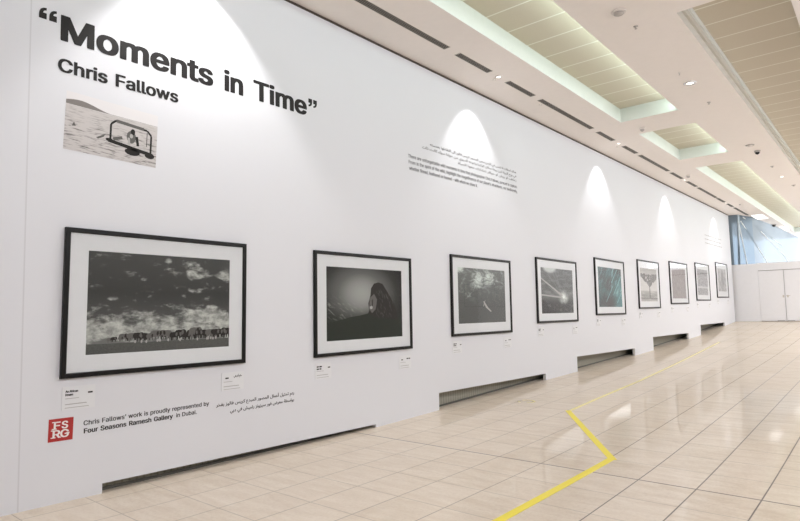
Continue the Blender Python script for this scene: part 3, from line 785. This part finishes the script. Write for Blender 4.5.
s3 = tape_strip([(1.735, 8.40), (1.69, 9.75), (1.64, 11.9), (1.50, 14.5), (1.29, 18.2), (1.14, 21.4)], .050, 'tape_pale', t, .0022); s3['label'] = 'paler thinner far strip'

# worn round sticker on the floor
bm = bmesh.new(); sc = Vector((.81, 8.83))
def arc(bm, a0, a1, r0, r1, h=.002, n=14, mat=0):
    for i in range(n):
        p_ = []
        for r, a in ((r0, i), (r1, i), (r1, i + 1), (r0, i + 1)):
            th = math.radians(a0 + (a1 - a0) * a / n); x, y = sc.x + r * math.cos(th), sc.y + r * math.sin(th); p_.append((x, y))
        f = bm.faces.new([bm.verts.new((x, y, floor_z(y) + h)) for x, y in p_]); f.material_index = mat
arc(bm, -60, 150, .115, .145); arc(bm, 185, 250, .115, .145); arc(bm, -60, 130, .10, .115, .002, 14, 1); arc(bm, 190, 215, .10, .15, .0025, 4, 1)
M['sticker_dark'] = plain('worn_sticker_dark', (.20, .17, .07), .6)
bmesh.ops.remove_doubles(bm, verts=bm.verts, dist=.0003)
tag(obj('floor_sticker', bm, ['tape_pale', 'sticker_dark']), 'worn round yellow floor sticker near the second slot in the wall', 'floor sticker')

# ------------------------------------------------------------------ ceiling fittings
DIF = [(3.62, 7.08), (7.36, 8.31), (8.90, 9.86), (10.14, 12.68), (13.03, 14.0), (14.70, 15.67), (15.94, 18.55), (18.86, 20.08),
       (20.68, 21.87), (22.10, 24.88), (25.03, 26.30), (26.83, 27.89), (28.22, 31.35)]
DLAB = ['long slot vent nearest the camera, running off the top of the picture', 'short slot vent just before the first visible wall downlight',
        'short slot vent just past the first visible wall downlight', 'long slot vent between the first and second visible wall downlights',
        'short slot vent just before the second visible wall downlight', 'short slot vent just past the second visible wall downlight',
        'long slot vent between the second and third visible wall downlights', 'short slot vent just before the third visible wall downlight',
        'short slot vent just past the third visible wall downlight', 'long slot vent between the third and fourth visible wall downlights',
        'short slot vent just before the fourth visible wall downlight', 'short slot vent just past the fourth visible wall downlight',
        'long slot vent farthest away, past the end of the white wall']
for (a, b), lb in zip(DIF, DLAB):
    t = empty('slot_vent', (.65, (a + b) / 2, CEIL)); tag(t, lb, 'ceiling vent', 'slot vents in a line along the ceiling edge')
    L = (b - a) / 2; W = .056
    bm = bmesh.new(); box(bm, -W, W, -L, L, -.004, -.0005); obj('vent_backing', bm, 'vent_dark', t)
    bm = bmesh.new()
    for s in (-1, 1): box(bm, s * W - .005, s * W + .005, -L, L, -.0066, -.0005); box(bm, -W, W, s * L - .006, s * L + .006, -.0066, -.0005)
    obj('vent_frame', bm, 'metal', t)
    for s in (-.028, 0, .028):
        bm = bmesh.new(); box(bm, s - .0045, s + .0045, -L + .006, L - .006, -.0062, -.0038); obj('vent_slat', bm, 'slat_metal', t)
def downlight(x, y, label, group, r=.062, energy=0, tilt=20, cone=62, blend=.35, color=(1, .96, .93), gimbal=False):
    t = empty('recessed_downlight', (x, y, CEIL)); tag(t, label, 'ceiling light', group)
    bm = bmesh.new(); lathe(bm, [(r * .52, -.001), (r * .58, -.010), (r * .95, -.014), (r * 1.05, -.008), (r * 1.06, -.0005)]); obj('trim_ring', bm, 'chrome' if gimbal else 'white_metal', t, True)
    bm = bmesh.new(); lathe(bm, [(0, -.009), (r * .38, -.009), (r * .52, -.006), (r * .53, -.001)]); obj('lamp_lens', bm, 'lamp_dim' if r < .04 else 'lamp', t)
    if energy:
        l = bpy.data.lights.new('downlight_lamp', 'SPOT'); l.energy = energy; l.spot_size = math.radians(cone); l.spot_blend = blend; l.shadow_soft_size = .03; l.color = color
        o = bpy.data.objects.new('downlight_lamp', l); COL.objects.link(o); o.location = (x, y, CEIL - .03)
        o.rotation_euler = (0, math.radians(tilt), 0)   # leans towards the picture wall
SPOT = 60
FILL = 46
for y, lb in ((8.60, 'first recessed downlight between slot vents, above the wall paragraph'), (14.36, 'second recessed downlight between slot vents, near the short cove'),
              (20.37, 'third recessed downlight between slot vents along the ceiling'), (26.57, 'fourth recessed downlight between slot vents, near the end of the wall')):
    downlight(.65, y, lb, 'wall downlights')
for y, e, cn, lb in ((3.25, 2.6, 90, 'pin spotlight nearest the camera, lighting the headline lettering'), (8.66, 1.1, 82, 'small pin spotlight in the ceiling beside the first visible downlight'),
                     (14.60, 1.1, 82, 'small pin spotlight in the ceiling beside the second visible downlight'), (20.42, 1.1, 82, 'small pin spotlight in the ceiling beside the third visible downlight'),
                     (27.3, 1.0, 80, 'small pin spotlight in the ceiling just past the fourth visible downlight'), (10.4, .05, 70, 'small pin spotlight above the gap between third and fourth pictures')):
    downlight(.53, y, lb, 'pin spotlights by the wall', r=.032)
    l = bpy.data.lights.new('pin_lamp', 'SPOT'); l.energy = SPOT * e; l.spot_size = math.radians(cn); l.spot_blend = .42; l.shadow_soft_size = .02; l.color = (1, .985, .98)
    o = bpy.data.objects.new('pin_lamp', l); COL.objects.link(o); o.location = (.53, y, CEIL - .03); o.rotation_euler = (0, math.radians(14), 0)
downlight(3.03, 11.26, 'bright square-lensed downlight in the plain ceiling strip between the two coves', None, r=.10, gimbal=True)
downlight(3.1, 22.2, 'small glowing downlight far along the plain ceiling strip', None, r=.085)

def dome(name, x, y, r, label, cat, mats=('white_metal', 'smoke_grey'), style='smoke'):
    t = empty(name, (x, y, CEIL)); tag(t, label, cat)
    if style == 'smoke':
        bm = bmesh.new(); lathe(bm, [(0, -.004), (r, -.004), (r, -.016), (r * .92, -.022), (0, -.022)]); obj('base', bm, mats[0], t)
        bm = bmesh.new(); lathe(bm, [(r * .72, -.020), (r * .70, -.040), (r * .45, -.052), (0, -.054)]); obj('sensor_chamber', bm, mats[1], t)
    elif style == 'camera':
        bm = bmesh.new(); lathe(bm, [(0, -.003), (r, -.003), (r, -.03), (r * .8, -.045), (0, -.045)]); obj('base', bm, mats[0], t)
        bm = bmesh.new(); lathe(bm, [(r * .78, -.042)] + [(r * .78 * math.cos(a * math.pi / 16), -.044 - r * .85 * math.sin(a * math.pi / 16)) for a in range(1, 8)] + [(0, -.044 - r * .85)]); obj('dome', bm, mats[1], t, True)
    else:
        r *= .75
        bm = bmesh.new(); lathe(bm, [(0, -.002), (r, -.002), (r * .9, -.010), (0, -.012)]); obj('plate', bm, mats[0], t)
        bm = bmesh.new(); lathe(bm, [(r * .3, -.010), (r * .25, -.035), (r * .55, -.038), (r * .55, -.042), (0, -.042)]); obj('nozzle', bm, mats[1], t)
dome('smoke_detector', 3.0, 7.75, .095, 'round smoke detector in the plain ceiling strip near the top edge', 'smoke detector')
dome('sprinkler', 3.03, 8.34, .045, 'small ceiling sprinkler just past the smoke detector', 'sprinkler', ('smoke_grey', 'smoke_grey'), 'sprinkler')
dome('sprinkler', 3.04, 12.63, .05, 'small ceiling sprinkler beyond the bright square-lensed downlight', 'sprinkler', ('smoke_grey', 'smoke_grey'), 'sprinkler')
dome('sprinkler', 3.02, 10.6, .03, 'tiny ceiling sprinkler just before the bright square-lensed downlight', 'sprinkler', ('white_metal', 'smoke_grey'), 'sprinkler')
dome('security_camera', 1.51, 13.42, .06, 'small grey dome camera in the ceiling between the long and short coves', 'camera', ('white_metal', 'smoke_grey'), 'camera')
dome('security_camera', 3.09, 17.75, .075, 'black dome camera in the plain ceiling strip beside the far cove', 'camera', ('smoke_grey', 'black_plastic'), 'camera')
dome('smoke_detector', 3.05, 16.95, .10, 'flat round ceiling detector just before the black dome camera', 'smoke detector', ('smoke_grey', 'white_metal'))
dome('security_camera', .95, 19.6, .07, 'small grey dome camera in the ceiling close to the line of slot vents', 'camera', ('white_metal', 'smoke_grey'), 'camera')
dome('sprinkler', 3.1, 20.2, .07, 'small ceiling sprinkler just beyond the black dome camera', 'sprinkler', ('smoke_grey', 'smoke_grey'), 'sprinkler')
dome('sprinkler', 1.0, 27.4, .06, 'small ceiling sprinkler past the third wall downlight', 'sprinkler', ('smoke_grey', 'smoke_grey'), 'sprinkler')
dome('security_camera', 1.03, 36.3, .12, 'black dome camera at the far end of the ceiling near the blue glazing', 'camera', ('smoke_grey', 'black_plastic'), 'camera')
dome('sprinkler', 3.2, 24.2, .09, 'ceiling sprinkler past the small glowing downlight', 'sprinkler', ('smoke_grey', 'smoke_grey'), 'sprinkler')
for (x0, x1, y0, y1), lb in (((.72, 1.22, 31.4, 33.4), 'glowing ceiling panel light above the end of the blue glazing, nearer one'), ((1.05, 1.32, 37.6, 40.5), 'glowing ceiling panel light at far right, farther one')):
    t = empty('panel_light', ((x0 + x1) / 2, (y0 + y1) / 2, CEIL)); tag(t, lb, 'ceiling light')
    a, b = (x1 - x0) / 2, (y1 - y0) / 2
    bm = bmesh.new(); box(bm, -a, a, -b, b, -.010, -.001); obj('diffuser', bm, 'panel_light', t)
    bm = bmesh.new()
    for s in (-1, 1): box(bm, s * a - .02, s * a + .02, -b - .02, b + .02, -.014, -.0005); box(bm, -a, a, s * b - .02, s * b + .02, -.014, -.0005)
    obj('frame', bm, 'white_metal', t)

# ------------------------------------------------------------------ light
w = bpy.data.worlds.new('daylight'); S.world = w; w.use_nodes = True
nt = w.node_tree; bg = nt.nodes['Background']; bg.inputs[0].default_value = (.93, .95, 1.0, 1); bg.inputs[1].default_value = 2.8
def area(name, loc, rot, sx, sy, e, c):
    l = bpy.data.lights.new(name, 'AREA'); l.shape = 'RECTANGLE'; l.size = sx; l.size_y = sy; l.energy = e; l.color = c
    o = bpy.data.objects.new(name, l); COL.objects.link(o); o.location = loc; o.rotation_euler = rot; return o
for hx0, hx1, hy0, hy1, lit in HOLES:      # cove lighting strips hidden on the ledge
    if not lit: continue
    L = hy1 - hy0 - .1
    area('cove_strip', (hx1 - .03, (hy0 + hy1) / 2, CEIL + .10), (0, math.radians(100), 0), .06, L, 2.15 * L, (.78, 1.0, .94))

for y, e in ((-1.5, .4), (4.5, .65), (10.5, 1.0), (16.5, 1.6), (22.5, 3.4), (28.5, 4.6), (35, 5)):   # unseen fill lights added over the other side of the hall
    area('fill_light', (6.9, y, CEIL - .04), (0, 0, 0), 1.4, 5.2, FILL * e, (.96, .98, 1.0))
# ------------------------------------------------------------------ camera
f_px, yaw, pitch, roll, D = 584.292, .696984, .0789214, -.0238534, 5.54699
cam = bpy.data.cameras.new('camera'); co = bpy.data.objects.new('camera', cam); COL.objects.link(co)
cam.sensor_width = 36; cam.sensor_fit = 'HORIZONTAL'; cam.lens = f_px / 800 * 36; cam.clip_end = 200
cy_, sy_ = math.cos(yaw), math.sin(yaw)
fw = Vector((-sy_ * math.cos(pitch), cy_ * math.cos(pitch), math.sin(pitch))); r0 = Vector((cy_, sy_, 0)); u0 = r0.cross(fw)
r = r0 * math.cos(roll) + u0 * math.sin(roll); u = r.cross(fw)
co.matrix_world = Matrix(((r.x, u.x, -fw.x, D), (r.y, u.y, -fw.y, 0), (r.z, u.z, -fw.z, 1.6), (0, 0, 0, 1)))
S.camera = co
